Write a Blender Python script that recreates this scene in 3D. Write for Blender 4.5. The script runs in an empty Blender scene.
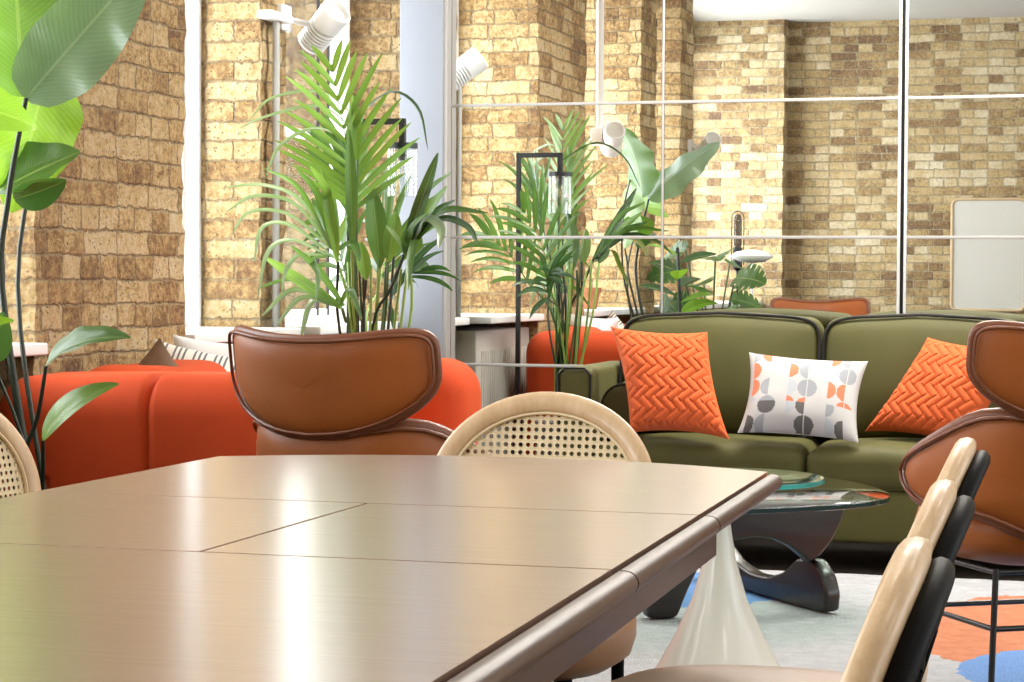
import bpy, math, random
from mathutils import Vector, Matrix, Euler, noise
random.seed(7)
SC = bpy.context.scene
COL = SC.collection
PI = math.pi
def V(*a): return Vector(a)

# ------------------------------------------------------------------ camera
F_PX = 2190.0
YAW, PITCH, ROLL = math.radians(16.0), math.atan((341-275.6)/F_PX), 0.005
CAM = V(0, 0, 1.07)
cf = V(-math.sin(YAW)*math.cos(PITCH), math.cos(YAW)*math.cos(PITCH), -math.sin(PITCH))
r0 = V(math.cos(YAW), math.sin(YAW), 0); u0 = r0.cross(cf)
cr = (r0 + ROLL*u0).normalized(); cu = cr.cross(cf)
def P(px, py, D):                                   # the point seen at a pixel, D metres along the view
    return CAM + D*(cf + cr*((px-512)/F_PX) - cu*((py-341)/F_PX))
def PV(px, py, a, b):                               # the point seen at a pixel on the vertical plane through a and b
    d = P(px, py, 1.0) - CAM
    n = V(b[1]-a[1], a[0]-b[0], 0)
    return CAM + d*(n.dot(V(a[0], a[1], 0)-CAM)/n.dot(d))
cam = bpy.data.cameras.new('camera'); co = bpy.data.objects.new('camera', cam); COL.objects.link(co)
cam.sensor_width = 36; cam.lens = F_PX/1024*36; cam.clip_start = .05
mw = Matrix((cr, cu, -cf)).transposed().to_4x4(); mw.translation = CAM
co.matrix_world = mw; SC.camera = co

# ------------------------------------------------------------------ materials
MATS = {}
class NT:
    def __init__(s, name):
        s.m = bpy.data.materials.new(name); s.m.use_nodes = True
        s.t = s.m.node_tree; s.t.nodes.clear()
        s.out = s.n('ShaderNodeOutputMaterial'); MATS[name] = s.m
    def n(s, typ, **kw):
        nd = s.t.nodes.new(typ)
        for k, v in kw.items():
            if k in nd.inputs: 
                i = nd.inputs[k]
                if isinstance(v, tuple) and len(v) == 3 and i.type == 'RGBA': v = (*v, 1)
                i.default_value = v
            else: setattr(nd, k, v)
        return nd
    def l(s, a, b): s.t.links.new(a, b)
    def math(s, op, a, b=0.0, c=0.0):
        nd = s.t.nodes.new('ShaderNodeMath'); nd.operation = op
        for i, x in enumerate((a, b, c)):
            if isinstance(x, (int, float)): nd.inputs[i].default_value = x
            else: s.l(x, nd.inputs[i])
        return nd.outputs[0]
    def ramp(s, fac, stops):
        nd = s.t.nodes.new('ShaderNodeValToRGB'); e = nd.color_ramp.elements
        while len(e) < len(stops): e.new(.5)
        for el, (p, c) in zip(e, stops): el.position = p; el.color = (*c, 1)
        s.l(fac, nd.inputs[0]); return nd.outputs[0]
    def mix(s, fac, a, b, mode='MIX'):
        nd = s.t.nodes.new('ShaderNodeMixRGB'); nd.blend_type = mode
        for i, x in enumerate((fac, a, b)):
            if isinstance(x, (int, float)): nd.inputs[i].default_value = x
            elif isinstance(x, tuple): nd.inputs[i].default_value = (*x, 1)
            else: s.l(x, nd.inputs[i])
        return nd.outputs[0]
    def noise(s, scale, detail=4, vec=None, rough=.55):
        nd = s.n('ShaderNodeTexNoise', Scale=scale, Detail=detail, Roughness=rough)
        if vec is None: vec = s.n('ShaderNodeTexCoord').outputs['Object']
        s.l(vec, nd.inputs['Vector']); return nd
    def bump(s, h, strength=.3, dist=.01):
        nd = s.n('ShaderNodeBump', Strength=strength, Distance=dist); s.l(h, nd.inputs['Height']); return nd.outputs[0]
    def bsdf(s, color, rough=.5, normal=None, **kw):
        nd = s.n('ShaderNodeBsdfPrincipled', **kw)
        if isinstance(color, tuple): nd.inputs['Base Color'].default_value = (*color, 1)
        else: s.l(color, nd.inputs['Base Color'])
        if isinstance(rough, (int, float)): nd.inputs['Roughness'].default_value = rough
        else: s.l(rough, nd.inputs['Roughness'])
        if normal is not None: s.l(normal, nd.inputs['Normal'])
        return nd
    def done(s, sh): s.l(sh.outputs[0] if hasattr(sh, 'outputs') else sh, s.out.inputs[0]); return s.m

def plain(name, col, rough=.5, var=.12, nscale=12, bump=.0, bscale=80, **kw):
    t = NT(name); nz = t.noise(nscale)
    c = t.mix(nz.outputs[0], tuple(x*(1-var) for x in col), tuple(min(1, x*(1+var)) for x in col))
    nm = t.bump(t.noise(bscale, 3).outputs[0], bump, .004) if bump else None
    return t.done(t.bsdf(c, rough, nm, **kw))

def brick(name, palette, mortar, bw=.225, rh=.075, bstr=1.0, warp=.017, pits=1.0, con=.5, grain=1.9):
    t = NT(name)
    g = t.n('ShaderNodeNewGeometry'); sx = t.n('ShaderNodeSeparateXYZ'); t.l(g.outputs['Position'], sx.inputs[0])
    w1 = t.noise(6, 3, g.outputs['Position']); w2 = t.noise(48, 4, g.outputs['Position'], .65)
    sw = t.n('ShaderNodeSeparateColor'); t.l(w1.outputs['Color'], sw.inputs[0])
    sv = t.n('ShaderNodeSeparateColor'); t.l(w2.outputs['Color'], sv.inputs[0])
    u = t.math('ADD', t.math('ADD', sx.outputs[0], sx.outputs[1]), t.math('MULTIPLY', t.math('SUBTRACT', sw.outputs[0], .5), warp*2))
    u = t.math('ADD', u, t.math('MULTIPLY', t.math('SUBTRACT', sv.outputs[0], .5), warp*1.6))
    v = t.math('ADD', sx.outputs[2], t.math('MULTIPLY', t.math('SUBTRACT', sw.outputs[1], .5), warp*1.3))
    v = t.math('ADD', v, t.math('MULTIPLY', t.math('SUBTRACT', sv.outputs[1], .5), warp*1.6))
    cv = t.n('ShaderNodeCombineXYZ'); t.l(u, cv.inputs[0]); t.l(v, cv.inputs[1])
    b = t.n('ShaderNodeTexBrick', Color1=(0, 0, 0), Color2=(1, 1, 1), Mortar=(.5, .5, .5), Scale=1.0)
    b.inputs['Brick Width'].default_value = bw; b.inputs['Row Height'].default_value = rh
    b.inputs['Mortar Size'].default_value = .0075; b.inputs['Mortar Smooth'].default_value = 1.0
    b.offset = .5; b.squash = .55; b.squash_frequency = 2
    t.l(cv.outputs[0], b.inputs['Vector'])
    fine = t.noise(42, 8, g.outputs['Position'], .74); big = t.noise(1.3, 3, g.outputs['Position'])
    r = t.math('ADD', t.math('MULTIPLY', b.outputs['Color'], con), .5-con/2)
    r = t.math('ADD', r, t.math('MULTIPLY', t.math('SUBTRACT', fine.outputs[0], .5), grain))
    mid = t.noise(13, 4, g.outputs['Position'], .6); r = t.math('ADD', r, t.math('MULTIPLY', t.math('SUBTRACT', mid.outputs[0], .5), .7))
    r = t.math('ADD', r, t.math('MULTIPLY', t.math('SUBTRACT', big.outputs[0], .5), .6))
    c = t.ramp(r, palette)
    mo = t.mix(fine.outputs[0], tuple(x*.75 for x in mortar), mortar)
    c = t.mix(t.math('MULTIPLY', t.math('MULTIPLY', b.outputs['Fac'], fine.outputs[0]), 1.25), c, mo)
    vo = t.n('ShaderNodeTexVoronoi', Scale=52.0); t.l(g.outputs['Position'], vo.inputs['Vector'])
    pn = t.noise(9, 2, g.outputs['Position'])
    pit = t.math('MULTIPLY', t.math('LESS_THAN', t.math('ADD', vo.outputs['Distance'], t.math('MULTIPLY', sv.outputs[0], .2)), .32), t.math('GREATER_THAN', pn.outputs[0], .5))
    c = t.mix(t.math('MULTIPLY', pit, .6*pits), c, (.10, .065, .035))
    h = t.math('SUBTRACT', t.math('MULTIPLY', fine.outputs[0], .9), t.math('MULTIPLY', b.outputs['Fac'], .55))
    h = t.math('SUBTRACT', h, t.math('MULTIPLY', pit, .5))
    return t.done(t.bsdf(c, .9, t.bump(h, bstr, .034)))
PAL = [(0.0, (.20, .11, .06)), (.28, (.38, .225, .09)), (.5, (.60, .40, .175)), (.72, (.72, .53, .27)), (1.0, (.76, .62, .40))]
brick('brick_stock', PAL, (.42, .33, .21), con=.6)
PAL2 = [(0.0, (.20, .12, .07)), (.25, (.34, .215, .10)), (.5, (.58, .42, .20)), (.75, (.70, .54, .30)), (1.0, (.84, .74, .53))]
brick('brick_far', PAL2, (.74, .66, .50), bw=.215, rh=.070, bstr=.9, pits=.5, con=.75, grain=1.5)

def wood(name, c1, c2, rough=.4, scale=(1, 14, 14), coat=0.0, bump=.05, crough=.1, spec=.5, cior=1.5):
    t = NT(name); tc = t.n('ShaderNodeTexCoord'); mp = t.n('ShaderNodeMapping'); mp.inputs['Scale'].default_value = scale
    t.l(tc.outputs['Object'], mp.inputs[0])
    n1 = t.noise(4, 5, mp.outputs[0], .65); n2 = t.noise(18, 3, mp.outputs[0])
    f = t.math('ADD', t.math('MULTIPLY', n1.outputs[0], .75), t.math('MULTIPLY', n2.outputs[0], .25))
    c = t.ramp(f, [(.3, c1), (.7, c2)])
    b = t.bsdf(c, t.math('ADD', t.math('MULTIPLY', n2.outputs[0], .08), rough-.04), t.bump(n2.outputs[0], bump, .002))
    b.inputs['Coat Weight'].default_value = coat; b.inputs['Coat Roughness'].default_value = crough; b.inputs['Coat IOR'].default_value = cior
    b.inputs['Specular IOR Level'].default_value = spec
    return t.done(b)
wood('walnut_top', (.23, .122, .080), (.35, .205, .142), .32, (1.2, 22, 22), 1.0, .06, .20, .9, 2.0)
wood('walnut_dark', (.05, .024, .016), (.095, .047, .032), .38, (22, 1.2, 22), .05, .04, .1, .35)
wood('pale_rattan', (.50, .32, .165), (.67, .465, .275), .42, (9, 9, 2), .15, .03)
wood('black_wood', (.0025, .002, .002), (.006, .005, .0045), .5, (8, 8, 2), .0, .03, .1, .06)
wood('espresso_wood', (.008, .004, .0035), (.018, .009, .007), .36, (4, 4, 10), .2, .03)
wood('oak_light', (.50, .36, .20), (.66, .50, .31), .5, (2, 2, 2))
wood('floor_boards', (.030, .022, .017), (.070, .050, .036), .4, (12, .7, 1), .1, .05)

def leather(name, col, rough=.38):
    t = NT(name); n1 = t.noise(6, 4); vo = t.n('ShaderNodeTexVoronoi', Scale=260.0)
    t.l(t.n('ShaderNodeTexCoord').outputs['Object'], vo.inputs['Vector'])
    c = t.mix(n1.outputs[0], tuple(x*.72 for x in col), tuple(x*1.18 for x in col))
    b = t.bsdf(c, rough, t.bump(vo.outputs['Distance'], .12, .001)); b.inputs['Coat Weight'].default_value = .04; b.inputs['Specular IOR Level'].default_value = .35
    b.inputs['Coat Roughness'].default_value = .35
    return t.done(b)
leather('tan_leather', (.34, .092, .016), .5); leather('tan_leather_trim', (.19, .060, .024), .38)
leather('seat_leather', (.33, .17, .085), .42)

def fabric(name, col, rough=.85, sheen=.3, var=.15, weave=900, bump=.15, nscale=7):
    t = NT(name); n1 = t.noise(nscale, 4); n2 = t.noise(weave, 1)
    c = t.mix(n1.outputs[0], tuple(x*(1-var) for x in col), tuple(min(1, x*(1+var)) for x in col))
    b = t.bsdf(c, rough, t.bump(n2.outputs[0], bump, .001))
    b.inputs['Sheen Weight'].default_value = sheen; b.inputs['Sheen Tint'].default_value = (*[min(1, x**.45) for x in col], 1); b.inputs['Specular IOR Level'].default_value = .25; b.inputs['Sheen Roughness'].default_value = .4
    return t.done(b)
fabric('olive_velvet', (.070, .066, .017), .62, .35, .16)
fabric('olive_base', (.085, .080, .022), .75, .2)
fabric('orange_velvet', (.52, .056, .010), .8, .25, .12)
fabric('orange_weave', (.58, .105, .026), .8, .25, .1)
fabric('brown_velvet', (.13, .07, .035), .7, .4)
fabric('cream_linen', (.80, .74, .63), .9, .2, .06)
fabric('white_linen', (.78, .80, .80), .9, .2, .05)
fabric('black_piping', (.012, .011, .010), .6, .1)
def attr_fabric(name):
    t = NT(name); a = t.n('ShaderNodeAttribute', attribute_name='print')
    n = t.noise(60, 4); c = t.mix(t.math('MULTIPLY', n.outputs[0], .25), a.outputs['Color'], (1, 1, 1), 'MULTIPLY')
    return t.done(t.bsdf(c, .85, t.bump(t.noise(700, 1).outputs[0], .12, .001)))
attr_fabric('printed_cotton')
plain('white_paint', (.80, .80, .79), .45, .03); plain('grey_paint', (.24, .26, .30), .55, .03, 3)
plain('window_white', (.86, .87, .88), .35, .02); plain('ceiling_paint', (.50, .485, .45), .8, .04, 2)
plain('radiator_paint', (.55, .53, .48), .4, .04); plain('plaster', (.70, .67, .60), .8, .05, 3)
plain('black_metal', (.005, .005, .005), .4, .1); plain('grey_pipe', (.42, .43, .42), .4, .1)
plain('tulip_white', (.74, .70, .62), .28, .03, 3, **{'Coat Weight': .3}); plain('board_face', (.60, .585, .53), .35, .03, 2)  # last tone paints the framed mirror's ceiling reflection; spotlight lenses share it
plain('terracotta', (.40, .16, .07), .8, .15, bump=.2); plain('soil', (.05, .033, .022), .95, .4, 60, .6, 120)
plain('pot_grey', (.24, .23, .22), .7, .12, bump=.2); plain('pot_black', (.03, .03, .03), .5, .1)
plain('trim_grey', (.36, .345, .33), .35, .03); plain('tile_edge', (.58, .57, .56), .3, .02); plain('dark_backing', (.006, .006, .006), .7, .1)
plain('stalk', (.055, .10, .025), .45, .25); plain('stalk_dark', (.012, .018, .007), .45, .25); plain('lime_stalk', (.22, .34, .06), .45, .2)
plain('opal_glass', (.93, .94, .95), .2, .02)
t = NT('mirror'); t.done(t.bsdf((.93, .94, .925), .006, Metallic=1.0))
t = NT('steel'); t.done(t.bsdf((.6, .6, .6), .25, Metallic=1.0))

def glass(name, tint, f0=.05, boost=1.0):
    t = NT(name); fr = t.n('ShaderNodeLayerWeight', Blend=.5)
    tr = t.n('ShaderNodeBsdfTransparent', Color=tint); gl = t.n('ShaderNodeBsdfGlossy', Roughness=.0, Color=(1, 1, 1))
    mx = t.n('ShaderNodeMixShader'); t.l(t.math('MINIMUM', t.math('MULTIPLY', t.math('ADD', t.math('MULTIPLY', t.math('POWER', fr.outputs['Facing'], 5.0), .7), f0), boost), 1.0), mx.inputs[0])
    t.l(tr.outputs[0], mx.inputs[1]); t.l(gl.outputs[0], mx.inputs[2]); return t.done(mx)
glass('clear_glass', (.97, .98, .97)); glass('table_glass', (.80, .90, .86), boost=1.6); glass('window_glass', (.98, .99, .99))
t = NT('dark_glass_edge'); t.done(t.bsdf((.012, .03, .028), .1))
t = NT('glass_edge'); b = t.bsdf((.03, .42, .38), .1); b.inputs['Transmission Weight'].default_value = .35; t.done(b)

def leafmat(name, c_top, c_tr, veins=26, gloss=.32, vein=(.35, .45, .15)):
    t = NT(name); uv = t.n('ShaderNodeTexCoord').outputs['UV']; s = t.n('ShaderNodeSeparateXYZ'); t.l(uv, s.inputs[0])
    ax = t.math('ABSOLUTE', s.outputs[0])
    ph = t.math('SUBTRACT', t.math('MULTIPLY', s.outputs[1], float(veins)), t.math('MULTIPLY', ax, veins*.22))
    st = t.math('ABSOLUTE', t.math('SUBTRACT', t.math('FRACT', ph), .5))
    nz = t.noise(6, 3)
    c = t.mix(nz.outputs[0], tuple(x*.7 for x in c_top), tuple(x*1.3 for x in c_top))
    c = t.mix(t.math('MULTIPLY', t.math('LESS_THAN', ax, .035), .8), c, vein)
    c = t.mix(t.math('MULTIPLY', t.math('LESS_THAN', st, .07), .35), c, vein)
    b = t.bsdf(c, gloss, t.bump(st, .35, .004)); b.inputs['Specular IOR Level'].default_value = .6
    tl = t.n('ShaderNodeBsdfTranslucent', Color=c_tr); mx = t.n('ShaderNodeMixShader', Fac=.34)
    t.l(b.outputs[0], mx.inputs[1]); t.l(tl.outputs[0], mx.inputs[2]); return t.done(mx)
leafmat('leaf_banana', (.050, .125, .032), (.22, .42, .04), 30, .28); leafmat('leaf_banana_dark', (.026, .072, .030), (.10, .24, .03), 30, .26)
leafmat('leaf_lime', (.10, .22, .022), (.36, .62, .04), 26, .3)
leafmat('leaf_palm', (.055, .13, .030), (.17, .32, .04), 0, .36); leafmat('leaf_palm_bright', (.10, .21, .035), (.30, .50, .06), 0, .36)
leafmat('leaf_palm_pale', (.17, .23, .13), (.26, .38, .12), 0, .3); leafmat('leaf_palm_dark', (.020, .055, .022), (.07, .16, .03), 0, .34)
leafmat('leaf_waxy', (.20, .28, .21), (.20, .34, .10), 30, .22, (.42, .50, .36))  # pale waxy underside with the window sheen painted into its colour
leafmat('leaf_monstera', (.05, .15, .045), (.16, .36, .07), 9, .28); leafmat('leaf_rubber', (.025, .055, .025), (.07, .14, .03), 14, .26)

# rug
t = NT('rug_pile'); g = t.n('ShaderNodeNewGeometry'); n1 = t.noise(3.2, 3, g.outputs['Position']); n2 = t.noise(160, 2, g.outputs['Position']); n3 = t.noise(22, 3, g.outputs['Position'])
sx = t.n('ShaderNodeSeparateXYZ'); t.l(g.outputs['Position'], sx.inputs[0])
def blob(cx, cy, rx, ry):
    dx = t.math('DIVIDE', t.math('SUBTRACT', sx.outputs[0], cx), rx); dy = t.math('DIVIDE', t.math('SUBTRACT', sx.outputs[1], cy), ry)
    d = t.math('ADD', t.math('MULTIPLY', dx, dx), t.math('MULTIPLY', dy, dy))
    d = t.math('ADD', d, t.math('MULTIPLY', t.math('SUBTRACT', n3.outputs[0], .5), .25))
    return t.math('LESS_THAN', d, 1.0)
base = t.mix(n3.outputs[0], (.29, .29, .30), (.50, .50, .515))
oran = t.mix(n3.outputs[0], (.34, .10, .045), (.62, .24, .12)); blue = t.mix(n2.outputs[0], (.03, .10, .32), (.22, .40, .70))
c = t.mix(blob(-.28, 6.72, .42, .70), base, oran); c = t.mix(blob(-.06, 6.0, .40, .42), c, blue); c = t.mix(blob(-1.85, 7.20, .74, .50), c, blue)
c = t.mix(blob(-2.0, 5.35, .4, .3), c, oran)
t.done(t.bsdf(c, .95, t.bump(t.math('ADD', n2.outputs[0], n3.outputs[0]), .8, .012)))

# striped ticking
t = NT('striped_ticking'); s = t.n('ShaderNodeSeparateXYZ'); t.l(t.n('ShaderNodeTexCoord').outputs['Object'], s.inputs[0])
f = t.math('FRACT', t.math('MULTIPLY', s.outputs[0], 62.0)); f2 = t.math('FRACT', t.math('MULTIPLY', s.outputs[0], 15.5))
st = t.math('MULTIPLY', t.math('LESS_THAN', f, .42), t.math('GREATER_THAN', f2, .2))
t.done(t.bsdf(t.mix(st, (.80, .77, .70), (.16, .15, .17)), .9, t.bump(t.noise(500, 1).outputs[0], .1, .001)))
# bulb filament glass
t = NT('smoked_glass'); t.done(t.bsdf((.10, .075, .05), .1, Alpha=.75))
plain('filament', (.8, .5, .2), .4, .05); plain('socket_black', (.015, .015, .015), .4, .1)

# ------------------------------------------------------------------ mesh helpers
class M:
    def __init__(s): s.v = []; s.f = []; s.uv = {}; s.fc = {}
    def add(s, vs, fs, uvs=None, cols=None):
        o = len(s.v); s.v += [Vector(p) for p in vs]
        if uvs: 
            for i, q in enumerate(uvs): s.uv[o+i] = q
        for k, f in enumerate(fs):
            if cols: s.fc[len(s.f)] = cols[k]
            s.f.append([o+i for i in f])
        return s
    def merge(s, m, mat=None):
        o = len(s.v); s.v += [(mat @ p if mat else p.copy()) for p in m.v]
        s.f += [[o+i for i in f] for f in m.f]
        for k, q in m.uv.items(): s.uv[o+k] = q
        return s
    def box(s, lo, hi):
        x0, y0, z0 = lo; x1, y1, z1 = hi
        vs = [(x, y, z) for z in (z0, z1) for y in (y0, y1) for x in (x0, x1)]
        return s.add(vs, [(0, 2, 3, 1), (4, 5, 7, 6), (0, 1, 5, 4), (2, 6, 7, 3), (0, 4, 6, 2), (1, 3, 7, 5)])
    def rbox(s, lo, hi, r=.01, n=3, fn=None, k=1):
        """rounded box; fn warps a point given its (-1..1) coordinates; k = inner divisions"""
        c = [(a+b)/2 for a, b in zip(lo, hi)]; h = [(b-a)/2 for a, b in zip(lo, hi)]; r = min([r]+h)
        def axis(hh):
            a = [-hh+r*(1-math.cos(PI/2*i/n)) for i in range(n)]
            m_ = [-(hh-r)+2*(hh-r)*i/k for i in range(k+1)]
            return a + m_ + [-x for x in reversed(a)]
        ax = [axis(x) for x in h]; idx = {}; vs = []; fs = []
        def vid(p):
            key = tuple(round(q, 6) for q in p)
            if key not in idx:
                q = [max(-(h[i]-r), min(h[i]-r, p[i])) for i in range(3)]
                d = V(*(p[i]-q[i] for i in range(3)))
                w = V(*q) + (d.normalized()*r if d.length > 1e-9 else d)
                if fn: w = fn(w, [w[i]/h[i] for i in range(3)])
                idx[key] = len(vs); vs.append(V(*c)+w)
            return idx[key]
        for a in range(3):
            b, d = (a+1) % 3, (a+2) % 3
            for sg in (-1, 1):
                for i in range(len(ax[b])-1):
                    for j in range(len(ax[d])-1):
                        q = []
                        for ii, jj in ((i, j), (i+1, j), (i+1, j+1), (i, j+1)):
                            p = [0, 0, 0]; p[a] = sg*h[a]; p[b] = ax[b][ii]; p[d] = ax[d][jj]; q.append(vid(p))
                        if len(set(q)) >= 3:
                            q = list(dict.fromkeys(q)); fs.append(q if sg > 0 else q[::-1])
        return s.add(vs, fs)
    def tube(s, pts, rad, seg=8, closed=False, cap=True, flat=None):
        pts = [Vector(p) for p in pts]; n = len(pts)
        if not hasattr(rad, '__len__'): rad = [rad]*n
        T = []
        for i in range(n):
            a = pts[(i-1) % n] if (closed or i > 0) else pts[i]; b = pts[(i+1) % n] if (closed or i < n-1) else pts[i]
            d = (b-a); T.append(d.normalized() if d.length > 1e-9 else V(0, 0, 1))
        up = V(0, 0, 1) if abs(T[0].z) < .9 else V(1, 0, 0)
        N = (up - T[0]*up.dot(T[0])).normalized(); vs = []
        for i in range(n):
            N = (N - T[i]*N.dot(T[i])).normalized(); B = T[i].cross(N)
            for k in range(seg):
                a = 2*PI*k/seg; vs.append(pts[i] + (N*math.cos(a) + B*math.sin(a))*rad[i])
        fs = []
        for i in range(n if closed else n-1):
            for k in range(seg):
                a, b = i*seg+k, i*seg+(k+1) % seg; c, d = ((i+1) % n)*seg+(k+1) % seg, ((i+1) % n)*seg+k
                fs.append((a, b, c, d))
        if cap and not closed: fs += [tuple(range(seg))[::-1], tuple((n-1)*seg+k for k in range(seg))]
        return s.add(vs, fs)
    def lathe(s, prof, seg=32, c=(0, 0, 0)):
        vs = []; fs = []; c = V(*c); n = len(prof)
        for r, z in prof:
            for k in range(seg): vs.append(c + V(max(r, 1e-4)*math.cos(2*PI*k/seg), max(r, 1e-4)*math.sin(2*PI*k/seg), z))
        for i in range(n-1):
            for k in range(seg): fs.append((i*seg+k, i*seg+(k+1) % seg, (i+1)*seg+(k+1) % seg, (i+1)*seg+k))
        fs += [tuple(range(seg))[::-1], tuple((n-1)*seg+k for k in range(seg))]
        return s.add(vs, fs)
    def grid(s, fn, nu, nv, cu=False, uv=None, colf=None, flip=False):
        vs = []; uvs = []; fs = []; cols = []
        for i in range(nu if cu else nu+1):
            for j in range(nv+1): vs.append(fn(i/nu, j/nv)); uvs.append(uv(i/nu, j/nv) if uv else (i/nu, j/nv))
        W = nv+1; n_ = nu if cu else nu+1
        for i in range(nu):
            for j in range(nv):
                q = (i*W+j, ((i+1) % n_)*W+j, ((i+1) % n_)*W+j+1, i*W+j+1); fs.append(q[::-1] if flip else q)
                if colf: cols.append(colf((i+.5)/nu, (j+.5)/nv))
        return s.add(vs, fs, uvs, cols if colf else None)
    def slab(s, outline, nrm, t, bev=.004, steps=2):
        """an outline (points on a plane) given thickness t along nrm, with rounded edges"""
        pts = [Vector(p) for p in outline]; nrm = Vector(nrm).normalized(); n = len(pts)
        ins = []
        for i in range(n):
            e1 = (pts[i]-pts[i-1]).normalized(); e2 = (pts[(i+1) % n]-pts[i]).normalized()
            a, b = nrm.cross(e1), nrm.cross(e2); d = (a+b)
            ins.append(d.normalized() if d.length > 1e-6 else a)
        area = sum((pts[i]-pts[0]).cross(pts[(i+1) % n]-pts[0]).dot(nrm) for i in range(n))
        sg = 1 if area > 0 else -1
        rings = []
        for j in range(steps+1):
            a = PI/2*j/steps; rings.append((bev*(1-math.sin(a)), t/2-bev+bev*math.cos(a)))
        lay = rings + [(i_, -z) for i_, z in reversed(rings)]
        vs = []
        for i_, z in lay: vs += [p + ins[k]*sg*i_ + nrm*z for k, p in enumerate(pts)]
        fs = []
        for r in range(len(lay)-1):
            for k in range(n):
                q = (r*n+k, (r+1)*n+k, (r+1)*n+(k+1) % n, r*n+(k+1) % n); fs.append(q if sg > 0 else q[::-1])
        top = tuple(range(n)); bot = tuple((len(lay)-1)*n+k for k in range(n))
        fs += [top, bot[::-1]] if sg > 0 else [top[::-1], bot]
        return s.add(vs, fs)

def obj(name, m, mat, parent=None, smooth=35, world=False, kind=None):
    me = bpy.data.meshes.new(name)
    vs = m.v
    if world and parent is not None:
        inv = (Matrix.Translation(parent.location) @ parent.rotation_euler.to_matrix().to_4x4()).inverted() if parent.parent is None else \
              (Matrix.Translation(parent.parent.location) @ parent.parent.rotation_euler.to_matrix().to_4x4()).inverted()
        vs = [inv @ p for p in vs]
    me.from_pydata([tuple(p) for p in vs], [], m.f)
    for mt in (mat if isinstance(mat, list) else [mat]): me.materials.append(MATS[mt])
    if m.uv:
        ul = me.uv_layers.new(name='UVMap')
        for lp in me.loops: ul.data[lp.index].uv = m.uv.get(lp.vertex_index, (0, 0))
    if m.fc:
        ca = me.color_attributes.new('print', 'FLOAT_COLOR', 'CORNER')
        for p in me.polygons:
            c = m.fc.get(p.index, (1, 1, 1))
            for li in p.loop_indices: ca.data[li].color = (*c, 1)
    if smooth:
        me.polygons.foreach_set('use_smooth', [True]*len(me.polygons)); me.set_sharp_from_angle(angle=math.radians(smooth))
    me.update()
    o = bpy.data.objects.new(name, me); COL.objects.link(o)
    if parent is not None: o.parent = parent
    if kind: o['kind'] = kind
    return o
def thing(name, label, cat, loc=(0, 0, 0), rz=0.0, group=None):
    o = bpy.data.objects.new(name, None); COL.objects.link(o); o.empty_display_size = .1
    o.location = loc; o.rotation_euler = (0, 0, rz); o['label'] = label; o['category'] = cat
    if group: o['group'] = group
    return o
def tag(o, label, cat, group=None, kind=None):
    o['label'] = label; o['category'] = cat
    if group: o['group'] = group
    if kind: o['kind'] = kind
    return o
def dup(root, loc, rz, label, group=None):
    r = root.copy(); COL.objects.link(r); r.location = loc; r.rotation_euler = (0, 0, rz); r['label'] = label
    if group: r['group'] = group
    for ch in list(root.children):
        c = ch.copy(); COL.objects.link(c); c.parent = r
        for g_ in ch.children:
            d = g_.copy(); COL.objects.link(d); d.parent = c
    return r
def S(name, m, mat, parent=None, smooth=30): return obj(name, m, mat, parent, smooth, kind='structure' if parent is None else None)
def bez(pts, n):                                                # Catmull-Rom through points
    pts = [Vector(p) for p in pts]; out = []; q = [pts[0]*2-pts[1]] + pts + [pts[-1]*2-pts[-2]]; k = len(pts)-1
    for i in range(n+1):
        t_ = min(i/n*k, k-1e-6); a = int(t_); u = t_-a; p0, p1, p2, p3 = q[a:a+4]
        out.append(.5*((2*p1) + (p2-p0)*u + (2*p0-5*p1+4*p2-p3)*u*u + (3*p1-p0-3*p2+p3)*u**3))
    return out
def chaikin(pts, it=3, w=.25):
    for _ in range(it):
        q = []
        for i in range(len(pts)):
            a, b = Vector(pts[i]), Vector(pts[(i+1) % len(pts)]); q += [a.lerp(b, w), a.lerp(b, 1-w)]
        pts = q
    return pts
def sg(x, e): return math.copysign(abs(x)**e, x)

# ------------------------------------------------------------------ the room
MIR = 8.94; HC = 3.2; YF = -.5; XR = 3.6
m = M().box((-4.2, YF-.3, -.1), (XR+.3, MIR+.4, 0)); S('floor', m, 'floor_boards')
m = M().box((-3.7, YF, HC), (XR, MIR, HC+.15)); S('ceiling', m, 'ceiling_paint')
# left wall: brick piers between the windows, spandrels below, lintels above
def rough_box(m, lo, hi, step=.055, amp=.010):
    """a brick pier whose faces and arrises wander a little"""
    def fn(w, q): return w
    x0, y0, z0 = lo; x1, y1, z1 = hi
    def wob(p):
        n_ = noise.noise_vector(p*V(9, 9, 13).x*.9 + V(3, 1, 7)) ; n2 = noise.noise_vector(p*31)
        return p + V(n_.x, n_.y, 0)*amp*1.3 + V(n2.x, n2.y, 0)*amp*.7
    ny = max(1, int((y1-y0)/step)); nx = max(1, int((x1-x0)/step)); nz = int((z1-z0)/step)
    m.grid(lambda u, v: wob(V(x1, y0+(y1-y0)*u, z0+(z1-z0)*v)), ny, nz)
    m.grid(lambda u, v: wob(V(x0+(x1-x0)*u, y0, z0+(z1-z0)*v)), nx, nz)
    m.grid(lambda u, v: wob(V(x0+(x1-x0)*u, y1, z0+(z1-z0)*v)), nx, nz, flip=True)
    m.grid(lambda u, v: wob(V(x0, y0+(y1-y0)*u, z0+(z1-z0)*v)), ny, 2, flip=True)
PIERS = [(-3.06, 5.69, 6.71), (-3.20, 7.70, 7.95), (-3.06, 3.80, 4.26), (-3.06, 2.58, 3.00)]
NICHES = [(7.95, MIR, -3.30), (6.71, 7.70, -3.50), (4.26, 5.69, -3.55), (3.00, 3.80, -3.55), (-.20, 2.58, -3.66)]
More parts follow.
